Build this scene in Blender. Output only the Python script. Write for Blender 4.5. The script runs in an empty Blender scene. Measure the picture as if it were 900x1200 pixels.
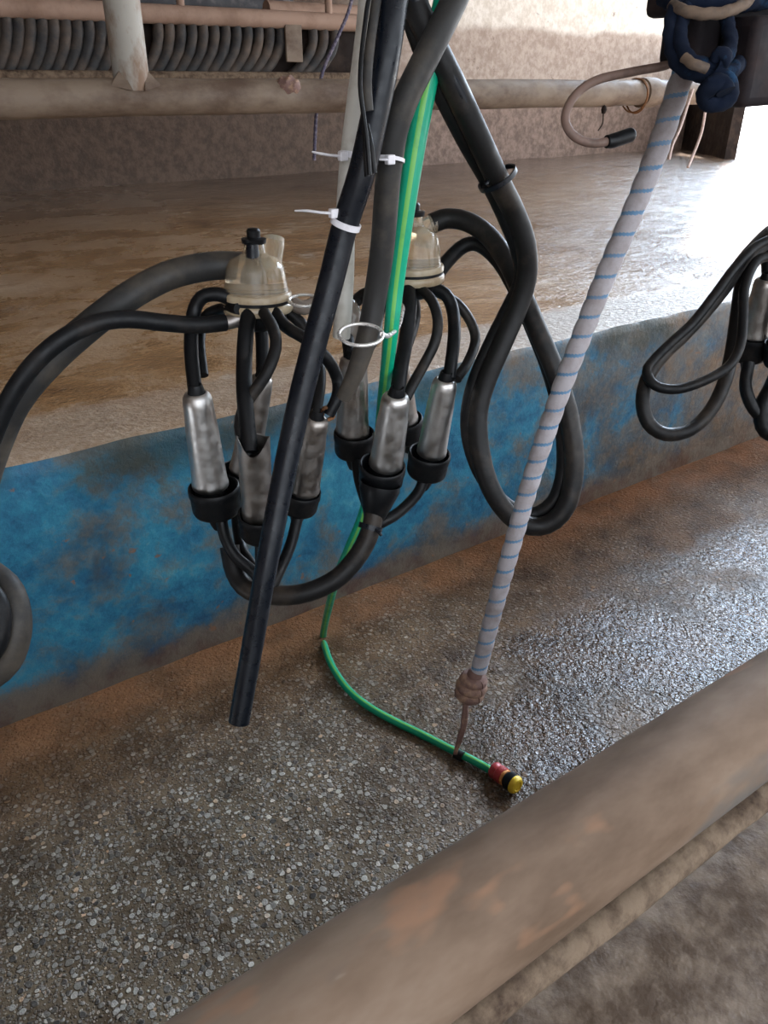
import bpy, math, random
from mathutils import Vector, Matrix, noise
random.seed(7)
scene = bpy.context.scene
COL = scene.collection

# ------------------------------------------------------------ camera, light, exposure
F_PX = 900.0
H = 1.35
PITCH = math.atan(502 / 900)
HEAD = math.radians(55.828)
cd = bpy.data.cameras.new('camera')
cam = bpy.data.objects.new('camera', cd)
COL.objects.link(cam)
cam.location = (0, 0, H)
cam.rotation_euler = (math.pi / 2 - PITCH, 0, HEAD - math.pi / 2)
cd.sensor_fit = 'VERTICAL'
cd.sensor_height = 36
cd.lens = 36 * F_PX / 1200
cd.clip_start = 0.02
cd.clip_end = 200
scene.camera = cam

w = bpy.data.worlds.new('world')
scene.world = w
w.use_nodes = True
bg = w.node_tree.nodes['Background']
# hazy sky; bright lobe below the sun added for floor glints
wn = w.node_tree
tc_ = wn.nodes.new('ShaderNodeTexCoord')
dp_ = wn.nodes.new('ShaderNodeVectorMath')
dp_.operation = 'DOT_PRODUCT'
ga, ge = math.radians(24), math.radians(34)
dp_.inputs[1].default_value = (math.cos(ga) * math.cos(ge), math.sin(ga) * math.cos(ge), math.sin(ge))
wn.links.new(tc_.outputs['Generated'], dp_.inputs[0])
mr_ = wn.nodes.new('ShaderNodeMapRange')
mr_.interpolation_type = 'SMOOTHSTEP'
for i_, q_ in enumerate((0.84, 1.0, 2.5, 20.0)):
    mr_.inputs[i_ + 1].default_value = q_
wn.links.new(dp_.outputs['Value'], mr_.inputs[0])
wn.links.new(mr_.outputs[0], bg.inputs['Strength'])
mx_ = wn.nodes.new('ShaderNodeMix')
mx_.data_type = 'RGBA'
mx_.inputs[6].default_value = (0.86, 0.92, 1.0, 1)
mx_.inputs[7].default_value = (0.62, 0.79, 1.0, 1)
m2_ = wn.nodes.new('ShaderNodeMapRange')
m2_.inputs[1].default_value = 0.82
wn.links.new(dp_.outputs['Value'], m2_.inputs[0])
wn.links.new(m2_.outputs[0], mx_.inputs[0])
wn.links.new(mx_.outputs[2], bg.inputs['Color'])

sl = bpy.data.lights.new('sun', 'SUN')
sun = bpy.data.objects.new('sun', sl)
COL.objects.link(sun)
sl.energy = 22
sl.color = (1.0, 0.97, 0.93)
sl.angle = math.radians(3)
az, el = math.radians(32), math.radians(62)
sd = Vector((math.cos(az) * math.cos(el), math.sin(az) * math.cos(el), math.sin(el)))
sun.rotation_euler = sd.to_track_quat('Z', 'Y').to_euler()
sun.location = (6, 3, 6)

vs = scene.view_settings
vs.view_transform = 'Standard'
vs.look = 'None'
vs.gamma = 1
vs.use_curve_mapping = False
vs.exposure = 0.42

# ------------------------------------------------------------ placing helpers
FW = Vector((math.cos(HEAD) * math.cos(PITCH), math.sin(HEAD) * math.cos(PITCH), -math.sin(PITCH)))
RT = Vector((math.sin(HEAD), -math.cos(HEAD), 0))
UP = RT.cross(FW)
C0 = Vector((0, 0, H))


def ray(x, y):
    return RT * (x - 450) + UP * (600 - y) + FW * F_PX


def at(x, y, d):
    return C0 + ray(x, y) * (d / F_PX)


def onz(x, y, z):
    r = ray(x, y)
    return C0 + r * ((z - H) / r.z)


def ony(x, y, Y):
    r = ray(x, y)
    return C0 + r * (Y / r.y)


# ------------------------------------------------------------ materials
def mat(name):
    m = bpy.data.materials.new(name)
    m.use_nodes = True
    nt = m.node_tree
    return m, nt, nt.nodes['Principled BSDF']


def nd(nt, typ, **kw):
    n = nt.nodes.new(typ)
    for k, v in kw.items():
        if k in n.inputs:
            n.inputs[k].default_value = v
        else:
            setattr(n, k, v)
    return n


def coords(nt, scale=(1, 1, 1)):
    tc = nt.nodes.new('ShaderNodeTexCoord')
    mp = nt.nodes.new('ShaderNodeMapping')
    mp.inputs['Scale'].default_value = scale
    nt.links.new(tc.outputs['Object'], mp.inputs[0])
    return mp.outputs[0]


def noi(nt, vec, scale, detail=4, rough=0.6, dist=0.0):
    n = nd(nt, 'ShaderNodeTexNoise', Scale=scale, Detail=detail, Roughness=rough, Distortion=dist)
    nt.links.new(vec, n.inputs['Vector'])
    return n.outputs[0]


def ramp(nt, fac, stops):
    r = nt.nodes.new('ShaderNodeValToRGB')
    e = r.color_ramp.elements
    while len(e) < len(stops):
        e.new(0.5)
    for i, (p, c) in enumerate(stops):
        e[i].position = p
        if isinstance(c, (int, float)):
            c = (c, c, c)
        e[i].color = (*c, 1)
    nt.links.new(fac, r.inputs[0])
    return r.outputs[0]


def mix(nt, fac, a, b, mode='MIX'):
    n = nt.nodes.new('ShaderNodeMix')
    n.data_type = 'RGBA'
    n.blend_type = mode
    for s, v in ((0, fac), (6, a), (7, b)):
        if isinstance(v, (int, float)):
            n.inputs[s].default_value = v if s == 0 else (v, v, v, 1)
        elif isinstance(v, tuple):
            n.inputs[s].default_value = (*v, 1)
        else:
            nt.links.new(v, n.inputs[s])
    return n.outputs[2]


def math_n(nt, op, a, b=0.0, clamp=False):
    n = nt.nodes.new('ShaderNodeMath')
    n.operation = op
    n.use_clamp = clamp
    for i, v in enumerate((a, b)):
        if isinstance(v, (int, float)):
            n.inputs[i].default_value = v
        else:
            nt.links.new(v, n.inputs[i])
    return n.outputs[0]


def maprange(nt, v, a, b, c=0.0, d=1.0, smooth=True):
    n = nt.nodes.new('ShaderNodeMapRange')
    if smooth:
        n.interpolation_type = 'SMOOTHSTEP'
    nt.links.new(v, n.inputs[0])
    for i, q in enumerate((a, b, c, d)):
        n.inputs[i + 1].default_value = q
    return n.outputs[0]


def sep(nt, vec):
    n = nt.nodes.new('ShaderNodeSeparateXYZ')
    nt.links.new(vec, n.inputs[0])
    return n.outputs


def bump(nt, bs, height, strength, dist, prev=None):
    b = nt.nodes.new('ShaderNodeBump')
    b.inputs['Strength'].default_value = strength
    b.inputs['Distance'].default_value = dist
    nt.links.new(height, b.inputs['Height'])
    if prev is not None:
        nt.links.new(prev, b.inputs['Normal'])
    nt.links.new(b.outputs[0], bs.inputs['Normal'])
    return b.outputs[0]


def voro(nt, vec, scale, feature='F1', rnd=1.0):
    v = nt.nodes.new('ShaderNodeTexVoronoi')
    v.feature = feature
    v.inputs['Scale'].default_value = scale
    v.inputs['Randomness'].default_value = rnd
    nt.links.new(vec, v.inputs['Vector'])
    return v


def dirty(name, base, dirt, rough=0.5, scale=30, amount=(0.5, 0.7), metallic=0.0, bmp=0.25, spec=0.5, stretch=(1, 1, 1)):
    """a plain colour with patches of grime"""
    m, nt, bs = mat(name)
    v = coords(nt, stretch)
    n1 = noi(nt, v, scale, 6, 0.65)
    f = ramp(nt, n1, [(amount[0], 0.0), (amount[1], 1.0)])
    nt.links.new(mix(nt, f, base, dirt), bs.inputs['Base Color'])
    n2 = noi(nt, v, scale * 3, 4, 0.6)
    nt.links.new(maprange(nt, n2, 0.3, 0.7, rough - 0.1, rough + 0.12), bs.inputs['Roughness'])
    bs.inputs['Metallic'].default_value = metallic
    bs.inputs['Specular IOR Level'].default_value = spec
    bump(nt, bs, n2, bmp, 0.002)
    return m


M = {}
M['rubber'] = dirty('black_rubber', (0.004, 0.0045, 0.0055), (0.024, 0.020, 0.017), 0.42, 18, (0.54, 0.8), spec=0.25)
M['rubber_matt'] = dirty('matt_rubber', (0.005, 0.0055, 0.0065), (0.028, 0.023, 0.02), 0.48, 22, (0.52, 0.8), spec=0.25)
M['rubber_grey'] = dirty('grey_rubber_hose', (0.026, 0.025, 0.024), (0.095, 0.078, 0.06), 0.55, 10, (0.48, 0.75), spec=0.3)
M['rubber_brown'] = dirty('dusty_rubber_hose', (0.008, 0.0075, 0.0075), (0.055, 0.042, 0.032), 0.5, 12, (0.5, 0.76), spec=0.28)
M['black_pipe'] = dirty('black_plastic_pipe', (0.004, 0.006, 0.010), (0.022, 0.024, 0.028), 0.34, 24, (0.58, 0.85), bmp=0.1, spec=0.35)
M['pvc'] = dirty('old_white_pipe', (0.52, 0.50, 0.45), (0.30, 0.26, 0.20), 0.5, 14, (0.48, 0.75))
M['tie'] = dirty('white_nylon', (0.75, 0.73, 0.76), (0.5, 0.47, 0.45), 0.4, 40, (0.55, 0.8))
M['steel'] = dirty('stainless_steel', (0.60, 0.585, 0.565), (0.36, 0.315, 0.27), 0.38, 16, (0.5, 0.8), 1.0, 0.12)
M['steel_dull'] = dirty('dull_stainless_steel', (0.42, 0.39, 0.365), (0.24, 0.19, 0.15), 0.42, 20, (0.45, 0.75), 1.0, 0.2)
M['ring'] = dirty('bright_wire', (0.8, 0.78, 0.75), (0.5, 0.45, 0.4), 0.3, 30, (0.5, 0.8), 0.6)
M['rust'] = dirty('rusty_wire', (0.20, 0.085, 0.03), (0.08, 0.04, 0.02), 0.8, 40)
M['hook'] = dirty('rusty_hook_steel', (0.16, 0.10, 0.078), (0.065, 0.04, 0.03), 0.6, 25)
M['post'] = dirty('painted_post', (0.36, 0.34, 0.30), (0.20, 0.125, 0.08), 0.6, 9, (0.45, 0.62), 0, 0.4, 0.4, (1, 1, 0.5))
M['rail'] = dirty('grimy_rail', (0.20, 0.15, 0.11), (0.085, 0.052, 0.034), 0.65, 7, (0.42, 0.66), 0, 0.6, 0.4, (0.6, 1, 1))
M['mud'] = dirty('caked_mud', (0.20, 0.145, 0.10), (0.06, 0.038, 0.026), 0.85, 34, (0.4, 0.66), 0, 1.0, 0.2)
M['rail_pink'] = dirty('dusty_rail', (0.33, 0.22, 0.165), (0.19, 0.115, 0.08), 0.7, 6, (0.45, 0.75), 0, 0.5, 0.3)
M['tubes'] = dirty('muddy_tube', (0.024, 0.024, 0.025), (0.095, 0.068, 0.050), 0.7, 8, (0.42, 0.68), 0, 0.9, 0.4)
M['dark'] = dirty('dark_brown_board', (0.018, 0.012, 0.01), (0.05, 0.033, 0.024), 0.85, 5, spec=0.2)
M['darksheet'] = dirty('dark_sheet', (0.035, 0.037, 0.045), (0.12, 0.11, 0.11), 0.6, 6, (0.5, 0.65))
M['bracket'] = dirty('dark_rusty_bracket', (0.012, 0.009, 0.011), (0.035, 0.022, 0.02), 0.7, 10, spec=0.2)
M['blue_rope'] = dirty('blue_rope_fibre', (0.004, 0.008, 0.020), (0.014, 0.06, 0.13), 0.9, 24, (0.52, 0.68), spec=0.2)
M['tan_rope'] = dirty('tan_rope_fibre', (0.14, 0.095, 0.065), (0.06, 0.048, 0.042), 0.85, 30)
M['rope_white'] = dirty('white_rope_fibre', (0.36, 0.335, 0.35), (0.20, 0.165, 0.155), 0.8, 22, (0.45, 0.75), 0, 0.6)
M['rope_blue'] = dirty('blue_rope_tracer', (0.10, 0.20, 0.32), (0.16, 0.20, 0.27), 0.8, 22)
M['knot'] = dirty('dirty_knot', (0.16, 0.09, 0.075), (0.32, 0.20, 0.13), 0.8, 40, (0.5, 0.65), 0, 0.8)
M['green'] = dirty('green_hose', (0.0, 0.36, 0.20), (0.0, 0.26, 0.15), 0.38, 20, (0.5, 0.75), 0, 0.1)
M['lime'] = dirty('lime_stripe', (0.16, 0.50, 0.10), (0.08, 0.36, 0.10), 0.4, 20)
M['red'] = dirty('red_coupling', (0.45, 0.04, 0.045), (0.25, 0.03, 0.03), 0.4, 60)
M['yellow'] = dirty('yellow_coupling', (0.85, 0.58, 0.03), (0.6, 0.4, 0.03), 0.4, 60, (0.6, 0.8))
M['orange'] = dirty('orange_ring', (0.75, 0.30, 0.08), (0.5, 0.2, 0.06), 0.5, 60)
M['cord'] = dirty('dusty_purple_cord', (0.07, 0.06, 0.10), (0.25, 0.21, 0.24), 0.7, 60)
M['string'] = dirty('pale_string', (0.55, 0.45, 0.42), (0.35, 0.25, 0.2), 0.8, 60)

# clear aged plastic
m, nt, bs = mat('clear_aged_plastic')
v = coords(nt)
f = ramp(nt, noi(nt, v, 26, 4), [(0.4, 0.0), (0.7, 1.0)])
nt.links.new(mix(nt, f, (0.86, 0.76, 0.60), (0.66, 0.47, 0.27)), bs.inputs['Base Color'])
bs.inputs['Roughness'].default_value = 0.14
bs.inputs['Transmission Weight'].default_value = 0.75
bs.inputs['IOR'].default_value = 1.35
M['clear'] = m
m, nt, bs = mat('cream_plastic_ring')
v = coords(nt)
f = ramp(nt, noi(nt, v, 30, 4), [(0.4, 0.0), (0.7, 1.0)])
nt.links.new(mix(nt, f, (0.50, 0.41, 0.28), (0.30, 0.21, 0.12)), bs.inputs['Base Color'])
bs.inputs['Roughness'].default_value = 0.28
bs.inputs['Transmission Weight'].default_value = 0.1
M['cream'] = m
m, nt, bs = mat('smoked_plastic')
bs.inputs['Base Color'].default_value = (0.30, 0.25, 0.21, 1)
bs.inputs['Roughness'].default_value = 0.2
bs.inputs['Transmission Weight'].default_value = 0.3
M['smoked'] = m

# pit floor: exposed pebbles in dirty concrete, wet to the right
m, nt, bs = mat('pebble_floor')
v = coords(nt)
xyz = sep(nt, v)
big = noi(nt, v, 2.2, 5, 0.6)
mid = noi(nt, v, 7, 5, 0.65)
wv_ = nd(nt, 'ShaderNodeTexNoise', Scale=45.0, Detail=2.0)
nt.links.new(v, wv_.inputs['Vector'])
vw = mix(nt, 0.010, v, wv_.outputs[1], 'ADD')
pv = voro(nt, vw, 78)
pv2 = voro(nt, vw, 165)
def stones(pv):
    q = nt.nodes.new('ShaderNodeSeparateColor')
    nt.links.new(pv.outputs['Color'], q.inputs[0])
    c_ = ramp(nt, q.outputs[0], [(0.0, (0.05, 0.046, 0.044)), (0.3, (0.16, 0.145, 0.125)), (0.55, (0.31, 0.29, 0.25)),
                                 (0.75, (0.42, 0.40, 0.36)), (0.93, (0.62, 0.58, 0.50)), (0.985, (0.62, 0.42, 0.26))])
    sz = maprange(nt, q.outputs[1], 0.0, 1.0, 0.25, 0.62, False)
    sh = maprange(nt, math_n(nt, 'SUBTRACT', sz, pv.outputs['Distance']), -0.03, 0.16)
    return c_, sh, q
ca, sa, qa = stones(pv)
cb, sb_, qb = stones(pv2)
st_col = mix(nt, sa, cb, ca)
shape = math_n(nt, 'MAXIMUM', sa, math_n(nt, 'MULTIPLY', sb_, 0.7))
mortar = mix(nt, ramp(nt, mid, [(0.35, 0.0), (0.65, 1.0)]), (0.095, 0.066, 0.040), (0.21, 0.16, 0.105))
show = math_n(nt, 'MULTIPLY', shape, maprange(nt, mid, 0.3, 0.55, 0.45, 1.0))
col = mix(nt, show, mortar, st_col)
# brown silt: near the pit wall and to the right
silt_y = maprange(nt, xyz[1], 1.10, 1.50)
silt_x = maprange(nt, xyz[0], 0.35, 1.2)
silt = math_n(nt, 'MULTIPLY', math_n(nt, 'MAXIMUM', silt_y, math_n(nt, 'MULTIPLY', silt_x, 0.85)), maprange(nt, big, 0.25, 0.6, 0.55, 1.0))
siltc = mix(nt, maprange(nt, mid, 0.35, 0.65), (0.085, 0.042, 0.018), (0.20, 0.11, 0.055))
col = mix(nt, math_n(nt, 'MULTIPLY', silt, 0.88), col, siltc)
edge = math_n(nt, 'MULTIPLY', maprange(nt, xyz[1], 1.44, 1.56), maprange(nt, noi(nt, v, 9, 4), 0.35, 0.6, 0.4, 1.0))
col = mix(nt, math_n(nt, 'MULTIPLY', edge, 0.85), col, (0.34, 0.17, 0.085))
spots = ramp(nt, noi(nt, v, 16, 5, 0.7), [(0.27, 1.0), (0.36, 0.0)])
col = mix(nt, math_n(nt, 'MULTIPLY', spots, 0.7), col, (0.035, 0.024, 0.017))
wet = math_n(nt, 'MULTIPLY', maprange(nt, xyz[0], 0.55, 1.15), maprange(nt, math_n(nt, 'ADD', xyz[1], math_n(nt, 'MULTIPLY', mid, 0.25)), 1.40, 1.25))
wet = math_n(nt, 'MULTIPLY', wet, maprange(nt, big, 0.36, 0.5))
wet_glow_dim = math_n(nt, 'MAXIMUM', wet, math_n(nt, 'MULTIPLY', maprange(nt, xyz[0], 0.9, 1.7), 0.8))  # wet darkening, plus dry right side dimmed in colour against the sky glow
nt.links.new(mix(nt, wet_glow_dim, col, mix(nt, 1.0, col, (0.46, 0.35, 0.26), 'MULTIPLY')), bs.inputs['Base Color'])
dry = mix(nt, silt, maprange(nt, noi(nt, v, 40, 3), 0.35, 0.65, 0.2, 0.5), 0.62)
nt.links.new(mix(nt, wet, dry, 0.07), bs.inputs['Roughness'])
hgt = math_n(nt, 'ADD', math_n(nt, 'MULTIPLY', shape, 0.7), math_n(nt, 'MULTIPLY', noi(nt, v, 60, 4), 0.9))
hgt = math_n(nt, 'MULTIPLY', hgt, maprange(nt, wet, 0, 1, 1.0, 1.7))
b1 = bump(nt, bs, hgt, 1.0, 0.0045)
nt.links.new(mix(nt, wet, maprange(nt, silt, 0, 1, 0.4, 0.12), 0.7), bs.inputs['Specular IOR Level'])
M['pebbles'] = m

# wet brown platform concrete
def platform_mat(name, kerb=True):
    m, nt, bs = mat(name)
    v = coords(nt)
    vx = coords(nt, (0.75, 1.0, 1.0))
    xyz = sep(nt, v)
    a = noi(nt, vx, 2.6, 8, 0.68, 0.25)
    b = noi(nt, vx, 13, 6, 0.7)
    c = noi(nt, v, 60, 4, 0.6)
    col = ramp(nt, a, [(0.30, (0.17, 0.085, 0.036)), (0.44, (0.31, 0.175, 0.08)), (0.56, (0.37, 0.245, 0.145)), (0.70, (0.48, 0.36, 0.255))])
    col = mix(nt, ramp(nt, b, [(0.50, 0.0), (0.68, 0.75)]), col, (0.23, 0.12, 0.048))
    col = mix(nt, ramp(nt, noi(nt, vx, 5, 6, 0.7), [(0.60, 0.0), (0.70, 0.7)]), col, (0.50, 0.44, 0.38))  # pale patches painted in to stand for sunlit wet glints
    fl = ramp(nt, c, [(0.62, 0.0), (0.72, 0.55)])
    col = mix(nt, fl, col, (0.45, 0.36, 0.27))
    if kerb:
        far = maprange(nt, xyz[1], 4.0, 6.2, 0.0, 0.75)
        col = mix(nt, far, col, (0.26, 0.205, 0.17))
        k = math_n(nt, 'MULTIPLY', maprange(nt, math_n(nt, 'ADD', xyz[1], math_n(nt, 'MULTIPLY', b, 0.12)), 2.0, 1.93), maprange(nt, xyz[0], 0.9, 2.3, 0.35, 1.0))
        col = mix(nt, k, col, mix(nt, maprange(nt, c, 0.4, 0.6), (0.33, 0.28, 0.23), (0.47, 0.42, 0.37)))
        wet_glow_dim = math_n(nt, 'MULTIPLY', maprange(nt, xyz[0], 1.6, 3.4), math_n(nt, 'SUBTRACT', 1.0, k))  # wet darkening to the right, base colour also dimmed to offset glow reflection
        col = mix(nt, wet_glow_dim, col, mix(nt, 1.0, col, (0.50, 0.50, 0.52), 'MULTIPLY'))
        nt.links.new(col, bs.inputs['Base Color'])
        r = maprange(nt, a, 0.4, 0.6, 0.16, 0.42)
        wet = math_n(nt, 'MULTIPLY', maprange(nt, xyz[0], 1.3, 2.8), maprange(nt, a, 0.36, 0.5))
        r = mix(nt, wet, r, 0.07)
        r = mix(nt, k, r, 0.6)
    else:
        nt.links.new(col, bs.inputs['Base Color'])
        r = maprange(nt, a, 0.4, 0.6, 0.5, 0.7)
    nt.links.new(r, bs.inputs['Roughness'])
    h1 = math_n(nt, 'ADD', math_n(nt, 'MULTIPLY', b, 1.0), math_n(nt, 'MULTIPLY', c, 0.35))
    if kerb:
        h1 = math_n(nt, 'MULTIPLY', h1, maprange(nt, wet, 0, 1, 1.0, 1.8))
    bump(nt, bs, h1, 0.8, 0.014)
    return m


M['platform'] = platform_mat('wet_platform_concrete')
M['near_platform'] = dirty('near_platform_concrete', (0.085, 0.055, 0.035), (0.23, 0.175, 0.13), 0.6, 26, (0.42, 0.66), 0, 1.0, 0.5)

# flaking blue paint on the pit wall
m, nt, bs = mat('flaking_blue_paint')
v = coords(nt)
xyz = sep(nt, v)
a = noi(nt, v, 4.2, 8, 0.68, 0.3)
large = noi(nt, v, 1.7, 3, 0.5)
b = noi(nt, v, 10, 8, 0.74)
c = noi(nt, v, 45, 4, 0.6)
col = ramp(nt, b, [(0.32, (0.012, 0.085, 0.18)), (0.44, (0.022, 0.165, 0.29)), (0.57, (0.038, 0.26, 0.40)), (0.70, (0.11, 0.37, 0.46))])
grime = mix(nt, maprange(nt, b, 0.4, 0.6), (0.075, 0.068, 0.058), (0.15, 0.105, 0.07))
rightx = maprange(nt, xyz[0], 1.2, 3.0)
# grime grows to the foot and the right; tone darkens to the top lip
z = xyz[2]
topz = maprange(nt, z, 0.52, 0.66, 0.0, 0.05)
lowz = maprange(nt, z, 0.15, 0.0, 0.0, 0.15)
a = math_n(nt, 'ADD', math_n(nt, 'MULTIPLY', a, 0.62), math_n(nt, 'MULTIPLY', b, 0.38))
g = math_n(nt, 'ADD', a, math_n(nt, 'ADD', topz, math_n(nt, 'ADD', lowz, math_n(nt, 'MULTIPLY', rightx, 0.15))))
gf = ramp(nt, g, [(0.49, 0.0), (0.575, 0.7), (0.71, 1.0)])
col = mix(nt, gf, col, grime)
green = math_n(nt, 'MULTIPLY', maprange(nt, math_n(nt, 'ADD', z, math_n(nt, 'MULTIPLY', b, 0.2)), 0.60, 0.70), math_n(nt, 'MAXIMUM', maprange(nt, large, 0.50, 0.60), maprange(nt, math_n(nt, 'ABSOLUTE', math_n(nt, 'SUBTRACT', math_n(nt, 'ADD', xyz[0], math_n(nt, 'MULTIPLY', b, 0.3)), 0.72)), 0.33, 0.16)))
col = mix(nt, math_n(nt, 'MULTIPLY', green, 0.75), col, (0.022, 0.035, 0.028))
foot = math_n(nt, 'MULTIPLY', maprange(nt, math_n(nt, 'ADD', z, math_n(nt, 'MULTIPLY', b, -0.2)), 0.02, -0.06), 0.8)
col = mix(nt, foot, col, mix(nt, maprange(nt, a, 0.4, 0.55), (0.11, 0.05, 0.028), (0.16, 0.14, 0.115)))
sp = ramp(nt, noi(nt, v, 28, 4, 0.6), [(0.66, 0.0), (0.71, 0.8)])
col = mix(nt, sp, col, (0.24, 0.13, 0.075))
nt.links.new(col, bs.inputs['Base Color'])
nt.links.new(maprange(nt, c, 0.35, 0.65, 0.3, 0.6), bs.inputs['Roughness'])
bump(nt, bs, math_n(nt, 'ADD', b, math_n(nt, 'MULTIPLY', c, 0.4)), 0.6, 0.010)
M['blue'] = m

# far wall: whitewash above, brown splash below
m, nt, bs = mat('limewashed_wall')
v = coords(nt)
xyz = sep(nt, v)
a = noi(nt, v, 1.3, 6, 0.6)
c = noi(nt, v, 16, 5, 0.65)
edge = math_n(nt, 'ADD', xyz[2], math_n(nt, 'MULTIPLY', a, 0.25))
leftx = maprange(nt, xyz[0], 3.9, 5.0)  # browner to the left, partly light fall-off painted into the colour
wh = mix(nt, maprange(nt, c, 0.35, 0.65), (0.62, 0.55, 0.47), (0.78, 0.72, 0.65))
mid_ = mix(nt, maprange(nt, c, 0.35, 0.65), (0.33, 0.25, 0.20), (0.46, 0.37, 0.31))
low = mix(nt, maprange(nt, c, 0.35, 0.65), (0.15, 0.10, 0.075), (0.27, 0.185, 0.145))
col = mix(nt, maprange(nt, edge, 1.90, 1.98), mid_, wh)
col = mix(nt, maprange(nt, edge, 1.42, 1.32), col, low)
col = mix(nt, leftx, mix(nt, maprange(nt, c, 0.35, 0.65), (0.075, 0.047, 0.032), (0.13, 0.083, 0.056)), col)
sp = ramp(nt, noi(nt, v, 9, 6, 0.75), [(0.62, 0.0), (0.70, 0.8)])
col = mix(nt, sp, col, (0.12, 0.075, 0.05))
nt.links.new(col, bs.inputs['Base Color'])
bs.inputs['Roughness'].default_value = 0.75
bump(nt, bs, c, 0.5, 0.02)
M['farwall'] = m
M['roof'] = dirty('roof_sheet', (0.30, 0.27, 0.24), (0.2, 0.17, 0.14), 0.8, 2)
M['yard'] = dirty('sunlit_concrete_yard', (0.62, 0.60, 0.57), (0.5, 0.48, 0.45), 0.6, 2)

# big near pipe
m, nt, bs = mat('worn_painted_pipe')
v = coords(nt, (0.5, 1.2, 1.2))
v2 = coords(nt)
a = noi(nt, v, 9, 5, 0.6)
b = noi(nt, v, 26, 4, 0.6)
col = ramp(nt, a, [(0.3, (0.10, 0.062, 0.038)), (0.5, (0.185, 0.125, 0.085)), (0.68, (0.25, 0.185, 0.135))])
col = mix(nt, ramp(nt, noi(nt, v, 14, 3), [(0.58, 0.0), (0.66, 0.6)]), col, (0.33, 0.17, 0.095))
col = mix(nt, ramp(nt, noi(nt, v, 6, 4), [(0.52, 0.0), (0.60, 0.7)]), col, (0.10, 0.10, 0.095))
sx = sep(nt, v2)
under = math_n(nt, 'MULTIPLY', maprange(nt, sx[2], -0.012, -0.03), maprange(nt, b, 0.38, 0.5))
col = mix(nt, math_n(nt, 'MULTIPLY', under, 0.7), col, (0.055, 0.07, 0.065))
col = mix(nt, ramp(nt, noi(nt, v, 12, 2), [(0.73, 0.0), (0.75, 0.8)]), col, (0.6, 0.52, 0.45))
nt.links.new(col, bs.inputs['Base Color'])
bs.inputs['Roughness'].default_value = 0.72
bs.inputs['Specular IOR Level'].default_value = 0.25
bump(nt, bs, b, 0.2, 0.004)
M['bigpipe'] = m


# ------------------------------------------------------------ mesh helpers
class Geo:
    def __init__(self):
        self.v, self.f, self.mi = [], [], []

    def add(self, verts, faces, mi=0):
        o = len(self.v)
        self.v += [Vector(p) for p in verts]
        self.f += [tuple(i + o for i in f) for f in faces]
        self.mi += list(mi) if isinstance(mi, (list, tuple)) else [mi] * len(faces)
        return self


def frames(pts):
    T = []
    n = len(pts)
    for i in range(n):
        t = pts[min(i + 1, n - 1)] - pts[max(i - 1, 0)]
        T.append(t.normalized())
    ref = Vector((0, 0, 1)) if abs(T[0].z) < 0.9 else Vector((1, 0, 0))
    N = [T[0].cross(ref).normalized()]
    for i in range(1, n):
        q = T[i - 1].rotation_difference(T[i])
        N.append((q @ N[-1]).normalized())
    return T, N, [T[i].cross(N[i]) for i in range(n)]


def spline(ctrl, step=0.012):
    """Catmull-Rom through (Vector, radius)"""
    P = [c[0] for c in ctrl]
    R = [c[1] for c in ctrl]
    out, rad = [], []
    n = len(P)
    for i in range(n - 1):
        p0 = P[i - 1] if i else P[0] * 2 - P[1]
        p3 = P[i + 2] if i + 2 < n else P[n - 1] * 2 - P[n - 2]
        p1, p2 = P[i], P[i + 1]
        k = max(3, int((p2 - p1).length / step))
        for j in range(k):
            t = j / k
            q = 0.5 * ((2 * p1) + (p2 - p0) * t + (2 * p0 - 5 * p1 + 4 * p2 - p3) * t * t + (3 * p1 - p0 - 3 * p2 + p3) * t ** 3)
            out.append(q)
            rad.append(R[i] + (R[i + 1] - R[i]) * t)
    out.append(P[-1])
    rad.append(R[-1])
    return out, rad


def sweep(g, pts, rad, seg=18, cap=True, rfun=None, mfun=None, flat=1.0):
    T, N, B = frames(pts)
    vs_, fs, ms = [], [], []
    s = 0.0
    for i, p in enumerate(pts):
        if i:
            s += (p - pts[i - 1]).length
        for j in range(seg):
            a = 2 * math.pi * j / seg
            r = rad[i] * (rfun(s, a) if rfun else 1.0)
            vs_.append(p + N[i] * (math.cos(a) * r) + B[i] * (math.sin(a) * r * flat))
    s = 0.0
    for i in range(len(pts) - 1):
        s += (pts[i + 1] - pts[i]).length
        for j in range(seg):
            k = (j + 1) % seg
            fs.append((i * seg + j, i * seg + k, (i + 1) * seg + k, (i + 1) * seg + j))
            ms.append(mfun(s, 2 * math.pi * (j + 0.5) / seg) if mfun else 0)
    if cap:
        fs.append(tuple(range(seg))[::-1]); ms.append(0)
        fs.append(tuple((len(pts) - 1) * seg + j for j in range(seg))); ms.append(0)
    g.add(vs_, fs, ms)
    return g


def tube(ctrl, g=None, seg=18, step=0.012, **kw):
    g = g or Geo()
    p, r = spline(ctrl, step)
    return sweep(g, p, r, seg, **kw)


def ptube(px, r, g=None, **kw):
    """px: (x, y, depth[, radius]) picked on the photograph, radius in metres"""
    return tube([(at(q[0], q[1], q[2]), q[3] if len(q) > 3 else r) for q in px], g, **kw)


def straight(a, b, r, g=None, seg=24, r2=None):
    g = g or Geo()
    return sweep(g, [a, b], [r, r2 if r2 else r], seg)


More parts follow.
